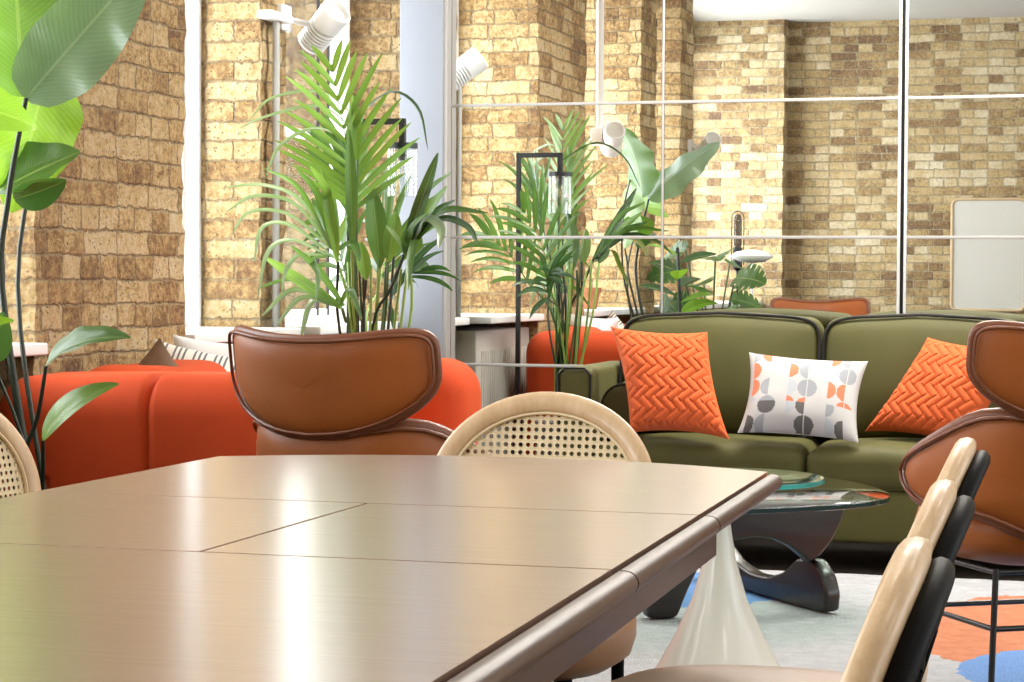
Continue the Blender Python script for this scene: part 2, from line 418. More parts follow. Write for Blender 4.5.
for x1, y0, y1 in PIERS:
    m = M(); rough_box(m, (-3.85, y0, 0), (x1, y1, HC), .03 if x1 == PIERS[0][0] and y0 > 5 else .045); S('wall_left', m, 'brick_stock', smooth=40)
for y0, y1, xw in NICHES:
    m = M(); m.box((-3.85, y0, 0), (xw+.02, y1, .83)); m.box((-3.85, y0, 2.95), (xw+.02, y1, HC)); S('wall_left', m, 'brick_stock')
m = M().box((-3.9, MIR+.03, 0), (XR, MIR+.3, HC)); S('wall_back', m, 'brick_stock')
m = M(); m.box((-3.9, YF-.3, 0), (XR, YF, HC)); rough_box(m, (-3.9, YF, 0), (-2.86, YF+.27, HC), .05); S('wall_front', m, 'brick_far', smooth=40)
m = M(); RW = [(-.1, 2.6), (3.2, 5.6), (6.2, 8.6)]
ys = [YF-.3] + [q for a in RW for q in a] + [MIR+.3]
for i in range(0, len(ys), 2): m.box((XR, ys[i], 0), (XR+.25, ys[i+1], HC))
for a, b in RW: m.box((XR, a, 0), (XR+.25, b, .8)); m.box((XR, a, 2.9), (XR+.25, b, HC))
S('wall_right', m, 'plaster')
# windows
def window(i, y0, y1, x, z0, z1, sgn, mull):
    m = M(); fw, d = .055, .07
    a, b = (x-d/2, x+d/2)
    m.box((a, y0, z0), (b, y0+fw, z1)); m.box((a, y1-fw, z0), (b, y1, z1)); m.box((a, y0+fw, z0), (b, y1-fw, z0+fw)); m.box((a, y0+fw, z1-fw), (b, y1-fw, z1))
    for q in mull: m.box((a+.01, q-.022, z0+fw), (b-.01, q+.022, z1-fw))
    for q in (1.65, 2.35): m.box((a+.015, y0+fw, q-.016), (b-.015, y1-fw, q+.016))
    w = S('window_%d' % i, m, 'window_white')
    obj('pane', M().box((x-.004, y0+fw*.6, z0+fw*.6), (x+.004, y1-fw*.6, z1-fw*.6)), 'window_glass', w)
    return w
for i, (y0, y1, xw) in enumerate(NICHES):
    n_ = max(1, round((y1-y0)/.75)); window(i+1, y0, y1, xw-.035, .87, 2.95, 1, [y0+(y1-y0)*k/n_ for k in range(1, n_)])
    S('trim_%d' % (i+1), M().rbox((xw-.05, y0-.0, .835), (-3.02 if i not in (0,) else -3.05, y1, .87), .006), 'white_paint')
for i, (a, b) in enumerate(RW): window(i+6, a, b, XR+.1, .8, 2.9, -1, [a+(b-a)/3, a+(b-a)*2/3])  # unseen right-wall windows, added to let in fill light
# white casing boards inside the two nearest-to-mirror windows
m = M(); m.box((-3.305, 8.555, .90), (-3.296, 8.567, 2.92)); m.box((-3.305, 8.675, .90), (-3.296, 8.687, 2.92)); S('trim_6', m, 'black_metal')
m = M(); m.rbox((-3.53, 7.672, .87), (-3.44, 7.70, 2.95), .004); S('trim_7', m, 'window_white')
# the painted pilaster that closes the brick beside the mirror
m = M().rbox((-3.045, 8.86, 0), (-2.850, MIR-.012, HC), .004); S('trim_8', m, 'grey_paint')
S('trim_9', M().box((-2.850, 8.868, 0), (-2.834, MIR-.012, HC)), 'trim_grey')

# daylight at the left windows, then unseen fill lights added at right and overhead
def area(name, loc, rot, sx_, sy_, power, col=(1, 1, 1)):
    l = bpy.data.lights.new(name, 'AREA'); l.shape = 'RECTANGLE'; l.size = sx_; l.size_y = sy_; l.energy = power; l.color = col
    o = bpy.data.objects.new(name, l); COL.objects.link(o); o.location = loc; o.rotation_euler = rot; return o
LP = 24
LK = [.65, .8, .85, .75, 1.0]
for i, (y0, y1, xw) in enumerate(NICHES):
    area('daylight_%d' % i, (xw-.12, (y0+y1)/2, 1.91), (0, -PI/2, 0), 2.05, y1-y0-.04, LP*LK[i]*(y1-y0)*2.05, (.97, .985, 1))
for i, (a, b) in enumerate(RW):
    area('daylight_right_%d' % i, (XR+.2, (a+b)/2, 1.85), (0, PI/2, 0), 2.05, b-a-.05, 4*(b-a)*2.05, (1, .985, .96))  # fill added behind the invented right-hand panes
for i, (x, y) in enumerate([(.6, 2.2), (.6, 4.6), (.2, 7.0), (2.2, 2.2), (2.2, 4.6), (2.2, 7.0), (-1.0, 4.0), (-1.0, 6.0), (-1.5, 8.05), (-.7, 8.05), (.1, 8.05)]):
    area('ceiling_lamp_%d' % i, (x, y, HC-.02), (0, 0, 0), .6, .6, 50 if y > 8 else 9, (1, .95, .87))  # unseen ceiling lights added as fill, with a stronger row over the sofa
w = bpy.data.worlds.new('world'); SC.world = w; w.use_nodes = True
w.node_tree.nodes['Background'].inputs[0].default_value = (.85, .92, 1, 1); w.node_tree.nodes['Background'].inputs[1].default_value = 2.5

# ------------------------------------------------------------------ wall mirror
def mirror_unit(x0, x1, label):
    t_ = thing('wall_mirror', label, 'mirror', ((x0+x1)/2, MIR, 0), 0, 'tiled wall mirrors behind the sofa')
    xs = [x0, (x0+x1)/2, x1]; zs = [.13, .69, 1.232, 1.792, 2.345, 2.90]; xc = (x0+x1)/2
    m = M().box((x0-xc, -.002, zs[0]), (x1-xc, .028, zs[-1])); obj('backing', m, 'dark_backing', t_, 0)
    e = .0065
    for i in range(2):
        for j in range(5):
            obj('mirror_tile', M().box((xs[i]-xc+e, -.009, zs[j]+e), (xs[i+1]-xc-e, -.0025, zs[j+1]-e)), 'mirror', t_, 0)
    m = M()
    for z in zs: m.rbox((x0-xc, -.014, z-e), (x1-xc, -.0085, z+e), .002, 1)
    obj('horizontal_bead', m, 'trim_grey', t_)
    obj('middle_bead', M().rbox((-.005, -.013, zs[0]), (.005, -.0085, zs[-1]), .002, 1), 'trim_grey', t_)
    for x in (x0, x1): obj('side_bead', M().rbox((x-xc-.006, -.016, zs[0]), (x-xc+.006, -.0085, zs[-1]), .002, 1), 'tile_edge', t_)
    return t_
mirror_unit(-2.886, -.94, 'tall tiled mirror between the grey pilaster and the black gap')
mirror_unit(-.914, .93, 'tall tiled mirror right of the black gap, behind the sofa')
S('trim_10', M().box((-.934, MIR+.0, .1), (-.92, MIR+.03, 2.95)), 'dark_backing')

# ------------------------------------------------------------------ dining table
TX0, TX1, TZ = -1.556, -.522, .75
def sk(m):                                                # the long right side runs very slightly askew
    for p in m.v: p.x -= .0285*(p.y-2.2)*max(0, (p.x-TC)/(TX1-TC))
    return m
TC = (TX0+TX1)/2
T = thing('dining_table', 'long dark walnut extension table with bowed ends in the foreground', 'table', (TC, 2.5, 0))
def bow(x, far):                                          # the bowed end of the top
    q = (x-TC)/((TX1-TX0)/2); q = max(-1, min(1, q))
    b = .16*(1-abs(q)**2.2); return (3.55+b) if far else (1.36-b)
RIM = .026
def top_section(y0, y1, x0, x1, endf=None):
    """outline of one section of the top, inside the rim"""
    pts = []
    n = 24
    if endf is None: pts = [(x0, y0), (x1, y0), (x1, y1), (x0, y1)]
    elif endf: pts = [(x0, y0), (x1, y0)] + [(x1+(x0-x1)*k/n, bow(x1+(x0-x1)*k/n, True)) for k in range(n+1)]
    else: pts = [(x1, y1), (x0, y1)] + [(x0+(x1-x0)*k/n, bow(x0+(x1-x0)*k/n, False)) for k in range(n+1)]
    return [V(a, b, TZ-.011) for a, b in pts]
g_ = .0030; xi0, xi1 = TX0+.002, TX1-RIM
for nm, pts in (('tabletop', top_section(2.89+g_, 0, xi0, xi1, True)), ('tabletop', top_section(0, 2.32-g_, xi0, xi1, False)),
                ('leaf', top_section(2.32+g_, 2.89-g_, xi0, TC-g_)), ('leaf', top_section(2.32+g_, 2.89-g_, TC+g_, xi1))):
    obj(nm, sk(M().slab(pts, (0, 0, 1), .022, .0004, 1)), 'walnut_top', T, 30, world=True)
# rounded nosing along the long right side, split at the leaf joints
def nosing(y0, y1, x, s_):
    m = M(); prof = []
    for k in range(9):
        a = PI/2 - PI*k/8; prof.append((.012+.013*math.cos(a) if False else .006+.0155*math.cos(a), .0135*math.sin(a)))
    prof = [(0, .0135)] + prof + [(0, -.0135)]
    vs = []; n = len(prof)
    for y in (y0, y1): vs += [V(x+s_*a, y, TZ-.0145+b) for a, b in prof]
    fs = [(k, (k+1) % n, n+(k+1) % n, n+k) for k in range(n)] + [tuple(range(n))[::-1], tuple(range(n, 2*n))]
    if s_ > 0: fs = [f[::-1] for f in fs]
    return m.add(vs, fs)
for y0, y1 in ((1.36, 2.32-g_), (2.32+g_, 2.89-g_), (2.89+g_, 3.535)):
    obj('edge_nosing', sk(nosing(y0, y1, TX1-RIM+.0095, 1)), 'walnut_dark', T, 40, world=True)
m = M(); m.box((TX0+.05, 1.40, .680), (TX1-.022, 3.02, .7235)); obj('apron', sk(m), 'walnut_dark', T, 0, world=True)
m = M().box((TX0+.12, 1.5, .690), (TX1-.1, 3.3, .7275)); obj('bearer', m, 'black_wood', T, 0, world=True)
m = M()
for y in (1.75, 2.75): m.rbox((TC-.07, y-.06, .08), (TC+.07, y+.06, .66), .02); m.rbox((TC-.30, y-.05, 0), (TC+.30, y+.05, .09), .03)
m.rbox((TC-.03, 1.75, .25), (TC+.03, 2.75, .35), .01); obj('trestle_base', m, 'walnut_dark', T, world=True)

# ------------------------------------------------------------------ cane chairs
def make_cane_chair(label, loc, rz):
    c = thing('cane_chair', label, 'chair', loc, rz, 'cane back dining chairs')
    A, B = .222, .182; Z0 = .667
    def bk(x, zz, dy=0): return V(x, -.185 + .55*x*x - .20*(zz+B) + dy, Z0+zz)
    # wooden oval
    m = M(); n = 64; k_ = 12; vs = []; fs = []
    for i in range(n):
        a = 2*PI*i/n
        for j in range(k_):
            b = 2*PI*j/k_; w = .0205*sg(math.cos(b), .75); t_ = .0160*sg(math.sin(b), .75)
            rr = 1 - (.021-w)/A
            vs.append(bk(A*rr*math.cos(a), (B-(.021-w))*math.sin(a), t_))
    for i in range(n):
        for j in range(k_): fs.append((i*k_+j, ((i+1) % n)*k_+j, ((i+1) % n)*k_+(j+1) % k_, i*k_+(j+1) % k_))
    m.add(vs, fs); obj('back_ring', m, 'pale_rattan', c, 60)
    # woven cane: octagonal holes
    m = M(); p = .0145; ai, bi = A-.030, B-.030
    for i in range(-14, 15):
        for j in range(-13, 14):
            cx, cz = (i+.5)*p, (j+.5)*p
            if (cx/ai)**2+(cz/bi)**2 > 1.0: continue
            sq = [(1, 0), (1, 1), (0, 1), (-1, 1), (-1, 0), (-1, -1), (0, -1), (1, -1)]
            vs = [bk(cx+a*p/2, cz+b*p/2) for a, b in sq] + [bk(cx+.0043*math.cos(PI/4*k), cz+.0043*math.sin(PI/4*k), .0012) for k in range(8)]
            m.add(vs, [(k, (k+1) % 8, 8+(k+1) % 8, 8+k) for k in range(8)])
    cw = obj('cane_webbing', m, 'cane', c, 0)
    so = cw.modifiers.new('thick', 'SOLIDIFY'); so.thickness = .0022
    m = M().tube([bk((A-.041)*math.cos(2*PI*k/48), (B-.041)*math.sin(2*PI*k/48), .008) for k in range(48)], .0035, 6, True); obj('cane_spline', m, 'cane', c, 60)
    # black hoop behind the oval runs down into the rear legs
    hp = []
    for k in range(33):
        a = -.42 + (PI+.84)*k/32; hp.append(bk((A-.022)*math.cos(a), (B-.030)*math.sin(a), -.026))
    obj('back_hoop', M().tube(hp, .0125, 10), 'black_wood', c, 60)
    # seat
    m = M(); pr = [(0, .02), (.6, .024), (.86, .022), (.96, .012), (1, -.004), (1.0, -.035), (.96, -.065), (.84, -.082), (0, -.088)]
    def so_(u, v):
        q = v*(len(pr)-1); i = min(int(q), len(pr)-2); f = q-i; rr = pr[i][0]*(1-f)+pr[i+1][0]*f; zz = pr[i][1]*(1-f)+pr[i+1][1]*f
        a = -2*PI*u; return V(.228*rr*sg(math.cos(a), .82), .035+.235*rr*sg(math.sin(a), .82), .460+zz)
    m.grid(so_, 48, 16, True); obj('seat', m, 'seat_leather', c, 60)
    for s_ in (-1, 1):
        obj('leg', M().tube([V(s_*.135, .15, .425), V(s_*.145, .17, .2), V(s_*.155, .195, 0)], [.017, .015, .011], 10), 'black_wood', c, 60)
        e = hp[0] if s_ > 0 else hp[-1]
        obj('leg', M().tube(bez([e, V(s_*.160, -.175, .44), V(s_*.152, -.20, .22), V(s_*.155, -.24, 0)], 10), [.0125]*6+[.0125, .0122, .0118, .0112, .0105], 10), 'black_wood', c, 60)
    return c
plain('cane', (.72, .58, .36), .5, .12, 40)
ch = make_cane_chair('pale oval cane back chair at the far bowed end of the table', (-1.085, 3.79, 0), PI)
dup(ch, (-.437, 1.865, 0), PI/2+.06, 'oval back chair on the long table side, nearest of three seen edge on')
dup(ch, (-.460, 2.42, 0), PI/2+.05, 'oval back chair on the long table side, middle of three seen edge on')
dup(ch, (-.486, 3.08, 0), PI/2+.04, 'oval back chair on the long table side, farthest of three seen edge on')
dup(ch, (-1.86, 3.60, 0), -PI/2, 'cane back chair on the plant side of the table, cut by the frame')

# ------------------------------------------------------------------ leather chairs
def make_leather_chair(label, loc, rz):
    c = thing('leather_armchair', label, 'armchair', loc, rz, 'tan leather wing back armchairs')
    def wrap(s, z, off, R, yb, tilt):
        a = s/R; rr = R+off
        return V(rr*math.sin(a), yb+R-rr*math.cos(a) - tilt*(z-.55), z)
    def pad(zc, Sx, hv, R, yb, tilt, T_, ex, ear_t, ear_b, taper, hump=0.0, eu=1.0):
        def bd(th):
            e2 = ex if math.sin(th) < 0 else ex*eu
            s = Sx*sg(math.cos(th), e2); v = hv*sg(math.sin(th), e2)*(1-taper*abs(s/Sx)**1.6)
            q = (s/Sx)**2; v += (ear_t if v > 0 else ear_b)*q
            v += hump*math.exp(-((abs(s)-.26)/.13)**2)
            return s, v
        m = M(); NR = 10
        mid = (ear_t+ear_b)/2
        def pt(u, v):
            th = 2*PI*u; k = v*2-1                                # -1 outside centre .. +1 inside centre
            rho = 1-abs(k)**1.6 if False else math.sin(PI*min(max(v, 0), 1))
            s, z = bd(th); zc_ = mid*(rho*s/Sx)**2
            zz = zc + rho*(z) ; ss = rho*s
            th_ = T_*math.sqrt(max(0, 1-rho**5)); off = th_ if v < .5 else -th_
            if rho > .999: off = 0
            return wrap(ss, zz, off, R, yb, tilt)
        m.grid(pt, 56, 24, True); return m, bd
    up, b1 = pad(.806, .315, .112, .42, -.27, .14, .024, .68, .078, .052, .18, 0.0, .88)
    p_ = obj('upper_back_pad', up, 'tan_leather', c, 60)
    m = M().tube([wrap(.965*b1(2*PI*k/64)[0], .806+.965*b1(2*PI*k/64)[1], .0215, .42, -.27, .14) for k in range(64)], .0045, 6, True); obj('welt', m, 'tan_leather_trim', p_, 60)
    m = M().tube([wrap(b1(2*PI*k/64)[0], .806+b1(2*PI*k/64)[1], 0, .42, -.27, .14) for k in range(64)], .0125, 8, True); obj('edge_roll', m, 'tan_leather_trim', p_, 60)
    lo, b2 = pad(.550, .56, .150, .30, -.26, .14, .028, .62, .0, .03, .52, .045)
    q_ = obj('arm_shell', lo, 'tan_leather', c, 60)
    m = M().tube([wrap(.97*b2(2*PI*k/80)[0], .550+.97*b2(2*PI*k/80)[1], .024, .30, -.26, .14) for k in range(80)], .0045, 6, True); obj('welt', m, 'tan_leather_trim', q_, 60)
    m = M().tube([wrap(b2(2*PI*k/80)[0], .550+b2(2*PI*k/80)[1], 0, .30, -.26, .14) for k in range(80)], .0175, 10, True); obj('edge_roll', m, 'tan_leather_trim', q_, 60)
    pr = [(0, .07), (.5, .072), (.82, .06), (.96, .035), (1, 0), (.95, -.04), (.75, -.075), (.45, -.09), (0, -.09)]
    def se(u, v):
        q = v*(len(pr)-1); i = min(int(q), len(pr)-2); f = q-i; rr = pr[i][0]*(1-f)+pr[i+1][0]*f; zz = pr[i][1]*(1-f)+pr[i+1][1]*f
        a = -2*PI*u; return V(.265*rr*sg(math.cos(a), .85), .045+.27*rr*sg(math.sin(a), .85), .425+zz)
    obj('seat', M().grid(se, 48, 16, True), 'tan_leather', c, 60)
    r = .008
    cs = [(-.22, -.19), (.22, -.19), (.22, .23), (-.22, .23)]
    for x, y in cs: obj('leg', M().tube([V(x*.9, y*.9, .345), V(x, y, 0)], r, 8), 'black_metal', c, 60)
    m = M()
    for zz, k in ((.337, .9), (.20, .943)):
        for i in range(4): m.tube([V(cs[i][0]*k, cs[i][1]*k, zz), V(cs[(i+1) % 4][0]*k, cs[(i+1) % 4][1]*k, zz)], r*.9, 8)
    obj('rod_frame', m, 'black_metal', c, 60)
    return c
lc = make_leather_chair('tan leather wing armchair in front of the orange sofa', (-1.775, 5.05, 0), math.radians(-15))
dup(lc, (-.25, 5.65, .021), math.radians(32), 'tan leather wing armchair beside the coffee table, partly beyond the frame')

# ------------------------------------------------------------------ green sofa
G = thing('green_sofa', 'olive green velvet sofa with black piping against the mirror wall', 'sofa', (-.8, 8.3, 0))
def crown(amt, ax_):
    def fn(w, q):
        o = [i for i in range(3) if i != ax_]
        f = (1-min(1, abs(q[o[0]]))**2.2)*(1-min(1, abs(q[o[1]]))**2.2)
        w = w.copy(); w[ax_] += amt*f*(1 if q[ax_] > 0 else -.4)*min(1, abs(q[ax_])*1.2)
        nz = noise.noise(w*6)*.006; w[ax_] += nz*abs(q[ax_]); return w
    return fn
obj('base', M().rbox((-1.96, 7.94, .11), (.37, 8.70, .302), .02, 3), 'olive_base', G, 60, world=True)
obj('back_frame', M().rbox((-1.99, 8.53, .11), (.40, 8.74, .80), .05, 4), 'olive_velvet', G, 60, world=True)
for x0, x1 in ((-2.10, -1.962), (.37, .51)):
    a = obj('arm', M().rbox((x0, 7.93, .11), (x1, 8.72, .725), .028, 4), 'olive_velvet', G, 60, world=True)
    lp = []
    for q, (dx, dz) in enumerate(((x0+.02, .12), (x0+.006, .70), (x0+.03, .724), (x1-.03, .724), (x1-.006, .70), (x1-.02, .12))): lp.append(V(dx, 7.934, dz))
    obj('piping', M().tube(lp, .005, 6), 'black_piping', a, 60, world=True)
SEATX = [-1.955, -1.165, -.41, .362]
for i in range(3):
    x0, x1 = SEATX[i]+.004, SEATX[i+1]-.004
    s_ = obj('seat_cushion', M().rbox((x0, 7.90, .303), (x1, 8.46, .45), .05, 5, crown(.022, 2), 10), 'olive_velvet', G, 60, world=True)
    # leaning back cushion
    y0, y1 = 8.33, 8.53
    cf_ = crown(.035, 1)
    def lean(w, q, cf_=cf_):
        q2 = list(q); 
        w2 = w.copy()
        f = (1-min(1, abs(q[0]))**2.4)*(1-min(1, abs(q[2]))**2.4)
        w2.y += -.05*f if q[1] < 0 else .02*f
        w2.z += .022*(1-abs(q[0])**2)*(1 if q[2] > 0 else 0)*abs(q[2])
        w2 += noise.noise_vector(w*5)*.008
        w2.y += .16*(w2.z+.24); return w2
    k_ = obj('back_cushion', M().rbox((x0, y0-.05, .452), (x1, y1-.10, .908), .055, 5, lean, 12), 'olive_velvet', G, 60, world=True)
    hx, hz = (x1-x0)/2, .228; cx = (x0+x1)/2; loop = []
    for k in range(48):
        a = 2*PI*k/48; ex = .22; X = hx*.985*sg(math.cos(a), ex); Z = hz*.985*sg(math.sin(a), ex)
        w = V(X, -.055, Z); q = (X/hx, -.75, Z/hz); lw = lean(w, q); loop.append(V(cx, (y0-.05+y1-.10)/2, .68)+lw+V(0, -.012, 0))
    obj('piping', M().tube(loop, .0065, 6, True), 'black_piping', k_, 60, world=True)
for x in (-1.95, -.8, .36):
    for y in (8.0, 8.64): obj('leg', M().rbox((x-.03, y-.03, 0), (x+.03, y+.03, .112), .006), 'black_wood', G, world=True)

# bolster
m = M(); c0 = V(-1.855, 7.99, .578)
pr = [(0, -.0), (.06, .002), (.08, .008), (.09, .02)] + [(.092, .06+.07*k) for k in range(6)] + [(.09, .47), (.08, .482), (.06, .488), (0, .49)]
m.lathe(pr, 28); m2 = M().merge(m, Matrix.Translation(c0) @ Matrix.Rotation(-PI/2, 4, 'X'))
bo = thing('bolster_cushion', 'round olive bolster lying against the arm of the green sofa', 'cushion', c0); obj('cover', m2, 'olive_velvet', bo, 60, world=True)
m = M().tube([c0+V(.088*math.cos(2*PI*k/28), .012, .088*math.sin(2*PI*k/28)) for k in range(28)], .004, 6, True); obj('piping', m, 'black_piping', bo, 60, world=True)

# ------------------------------------------------------------------ throw cushions
def cushion(name, label, loc, rot, size, thick, mats, group=None, front=None, back=None, n=44, colf=None, pinch=.10, seed=0, shear=0.0):
    """front and back halves are parts of one cushion; rot = (lean back, turn, roll)"""
    lean, turn, roll = rot
    R_ = Matrix.Rotation(turn, 4, 'Z') @ Matrix.Rotation(PI/2-lean, 4, 'X') @ Matrix.Rotation(roll, 4, 'Z')
    o = thing(name, label, 'cushion', loc, 0, group); o.rotation_euler = R_.to_euler()
    w, h = size
    def sh(u, v, s_):
        a, b = u*2-1, v*2-1
        x = a*w/2*(1-pinch*(1-b*b)*abs(a)**1.5) ; y = b*h/2*(1-pinch*(1-a*a)*abs(b)**1.5)
        x += shear*y
        t_ = thick/2*((1-abs(a)**2.6)*(1-abs(b)**2.6))**.55
        z = s_*t_
        wr = noise.noise(V(x*7+seed, y*7, s_*3))*.012*(1-a*a*b*b)
        edge = max(abs(a), abs(b)); z += wr*min(1, (1-edge)*6)
        if front and s_ > 0: z += front(x, y)*min(1, (1-edge)*14)
        return V(x, y, z)
    obj('front_cover', M().grid(lambda u, v: sh(u, v, 1), n, n, colf=colf), mats[0], o, 60)
    obj('back_cover', M().grid(lambda u, v: sh(u, v, -1), 24, 24, flip=True), mats[1], o, 60)
    return o
def weave(x, y, s=.029):
    a, b = (x+y)/s*.7071, (x-y)/s*.7071; i, j = math.floor(a), math.floor(b)
    k = (i - j) % 4
    if k in (0, 1): d = abs((b % 1)-.5); e = (a % 1) if k == 0 else (a % 1)
    else: d = abs((a % 1)-.5)
    return .0105*math.sqrt(max(0, 1-(d*2)**2))
rd = math.radians
cushion('throw_cushion', 'orange basketweave cushion in the sofa corner beside the bolster', P(669, 382, 8.12), (rd(24), rd(8), rd(-3)), (.365, .42), .15, ('orange_weave', 'orange_weave'), 'cushions on the green sofa', weave, n=120, seed=1, shear=-.27)
cushion('throw_cushion', 'orange basketweave cushion tilted behind the right leather armchair', P(947, 391, 8.05), (rd(24), rd(-14), rd(-6)), (.40, .40), .15, ('orange_weave', 'orange_weave'), 'cushions on the green sofa', weave, n=120, seed=5, shear=.36)
CORAL, GREY, DARK, PALE, WHITE = (.58, .15, .07), (.25, .26, .28), (.09, .085, .08), (.36, .38, .41), (.43, .42, .41)
def printed(u, v):
    k = 4.6; a, b = u*k*1.3+.25, v*k+.15; i, j = math.floor(a), math.floor(b); fa, fb = a-i-.5, b-j-.5
    h = (i*7+j*13+(i*j) % 5) % 11; 
    if h == 3: return WHITE
    half = (i+2*j) % 4
    r2 = fa*fa+fb*fb
    ok = r2 < .235 and ((half == 0 and fa > .02) or (half == 1 and fa < -.02) or (half == 2 and fa > .02) or (half == 3 and abs(fa) > .02))
    if not ok: return WHITE
    if v < .34: return (DARK, GREY, WHITE, DARK, PALE)[(i+j*2) % 5]
    return (CORAL, GREY, CORAL, PALE, WHITE, GREY, CORAL)[(i*2+j*3) % 7]
cushion('throw_cushion', 'white cushion printed with coral and grey half circles', P(803, 397, 8.02), (rd(30), rd(4), rd(-4)), (.44, .335), .14, ('printed_cotton', 'cream_linen'), 'cushions on the green sofa', n=110, colf=printed, seed=9)

# ------------------------------------------------------------------ orange sofa
O = thing('orange_sofa', 'low rounded orange velvet sofa along the window wall', 'sofa', (-2.6, 6.3, 0))
def soft(w, q):
    w = w + noise.noise_vector(w*3)*.012
    return w
def seam(w, q):
    w = w + noise.noise_vector(w*3)*.010
    d = .016*math.exp(-((w.x+.035)/.011)**2) + (.014*math.exp(-((w.x+.345)/.012)**2) if w.z < .10 else 0)
    if q[1] < -.5: w.y += d
    if q[2] > .5: w.z -= d
    w.z -= .014*max(0, -q[0])
    return w
for nm, lo, hi, r in (('arm', (-3.05, 5.39, .05), (-2.02, 5.75, .795), .10),
                   ('backrest', (-3.02, 5.75, .05), (-2.68, 6.92, .80), .11), ('seat', (-2.70, 5.73, .05), (-2.03, 6.94, .43), .09), ('arm', (-3.0, 6.90, .05), (-2.165, 7.24, .785), .11)):
    obj(nm, M().rbox(lo, hi, r, 6, seam if hi[0] == -2.02 else soft, 90 if hi[0] == -2.02 else 8), 'orange_velvet', O, 60, world=True)
for x in (-2.9, -2.2):
    for y in (5.55, 7.1): obj('foot', M().lathe([(.03, 0), (.03, .06)], 14, (x, y, 0)), 'black_wood', O, 60, world=True)
cushion('scatter_cushion', 'brown backed striped cushion standing corner up on the orange sofa', P(153, 345, 6.5)-V(0, 0, .235), (rd(-12), rd(184), rd(45)), (.37, .37), .14, ('striped_ticking', 'brown_velvet'), 'cushions on the orange sofa', seed=2)
cushion('scatter_cushion', 'striped ticking cushion leaning on the orange sofa backrest', P(200, 402, 6.78), (rd(26), rd(20), rd(-12)), (.38, .36), .15, ('striped_ticking', 'cream_linen'), 'cushions on the orange sofa', seed=3)
cushion('scatter_cushion', 'plain white cushion behind the striped cushion on the orange sofa', P(230, 398, 7.0), (rd(18), rd(30), rd(-4)), (.38, .40), .15, ('white_linen', 'white_linen'), 'cushions on the orange sofa', seed=4)

# ------------------------------------------------------------------ rug
m = M()
def rg(u, v):
    x, y = -2.05+3.2*u, 5.42+2.38*v; e = min(u, 1-u, v, 1-v)
    return V(x+noise.noise(V(y*22, 0, 1))*.012*(e < .01), y+noise.noise(V(x*22, 3, 1))*.014*(e < .01), .004 if e < .002 else .018+.003*noise.noise(V(x*14, y*14, 0)))
m.grid(rg, 120, 100); tag(obj('area_rug', m, 'rug_pile', None, 60), 'pale wool rug with blue and orange patches under the coffee table', 'rug')
RZ = .018

# ------------------------------------------------------------------ coffee table
CT = thing('coffee_table', 'sculptural dark wood coffee table with a rounded triangular glass top', 'coffee table', (-1.15, 6.75, RZ))
ua, ub = (-1.42, 6.56), (-.93, 6.90)
def base_piece(px, a, b, t_):
    pts = [PV(x, y, a, b) for x, y in px]; n = V(b[1]-a[1], a[0]-b[0], 0).normalized()
    cpts = chaikin(pts, 2, .14); lo = min(p.z for p in cpts)
    for p in cpts: p.z += RZ+.002-lo
    return M().slab(cpts, n, t_, .012, 3)
obj('upper_base', base_piece([(645, 628), (674, 628), (684, 602), (699, 570), (716, 552), (733, 550), (752, 546), (770, 548), (788, 556), (800, 566), (806, 573), (817, 565), (828, 551), (837, 534), (842, 518), (838, 509), (800, 508), (730, 509), (690, 516), (667, 545), (651, 580), (644, 606)], ua, ub, .055), 'espresso_wood', CT, 50, world=True)
la, lb = (-.935, 6.84), (-1.34, 7.36)
obj('lower_base', base_piece([(803, 566), (819, 566), (829, 582), (834, 602), (832, 621), (800, 613), (765, 602), (735, 592), (708, 583), (702, 562), (708, 540), (720, 536), (728, 552), (740, 568), (757, 580), (775, 584), (790, 579), (799, 570)], la, lb, .055), 'espresso_wood', CT, 50, world=True)
tri = [V(-.705, 6.58, 0), V(-.76, 6.98, 0), V(-1.02, 7.38, 0), V(-1.32, 7.42, 0), V(-1.70, 6.75, 0), V(-1.78, 6.2, 0), V(-1.62, 5.98, 0), V(-1.17, 6.17, 0)]
tp = [p+V(0, 0, .392) for p in chaikin(tri, 3)]
gt = obj('glass_top', M().slab(tp, (0, 0, 1), .018, .003, 2), 'table_glass', CT, 40, world=True)
m = M(); n = len(tp); m.add([p+V(0, 0, d) for d in (-.0055, .0055) for p in [q + (q-V(-1.2, 6.65, .392)).normalized()*.0006 for q in tp]], [(k, (k+1) % n, n+(k+1) % n, n+k) for k in range(n)])
obj('glass_rim', m, 'dark_glass_edge', gt, 60, world=True)

# ------------------------------------------------------------------ tulip side table
sp = V(-.957, 5.147, 0)
SD = thing('side_table', 'small round glass table on a white trumpet pedestal', 'side table', sp)
pr = [(.236, 0), (.238, .006), (.222, .022), (.19, .07), (.147, .14), (.108, .21), (.066, .30), (.040, .39), (.028, .46), (.022, .51), (.022, .545), (.034, .568), (.075, .578), (.075, .582)]
obj('pedestal', M().lathe(pr, 48), 'tulip_white', SD, 60)
gl = obj('glass_top', M().lathe([(.244, .5825), (.246, .585), (.246, .592), (.244, .5945)], 64), 'table_glass', SD, 40)
obj('glass_rim', M().add([V(.2465*math.cos(2*PI*k/64), .2465*math.sin(2*PI*k/64), z) for z in (.5835, .594) for k in range(64)], [(k, (k+1) % 64, 64+(k+1) % 64, 64+k) for k in range(64)]), 'glass_edge', gl, 60)

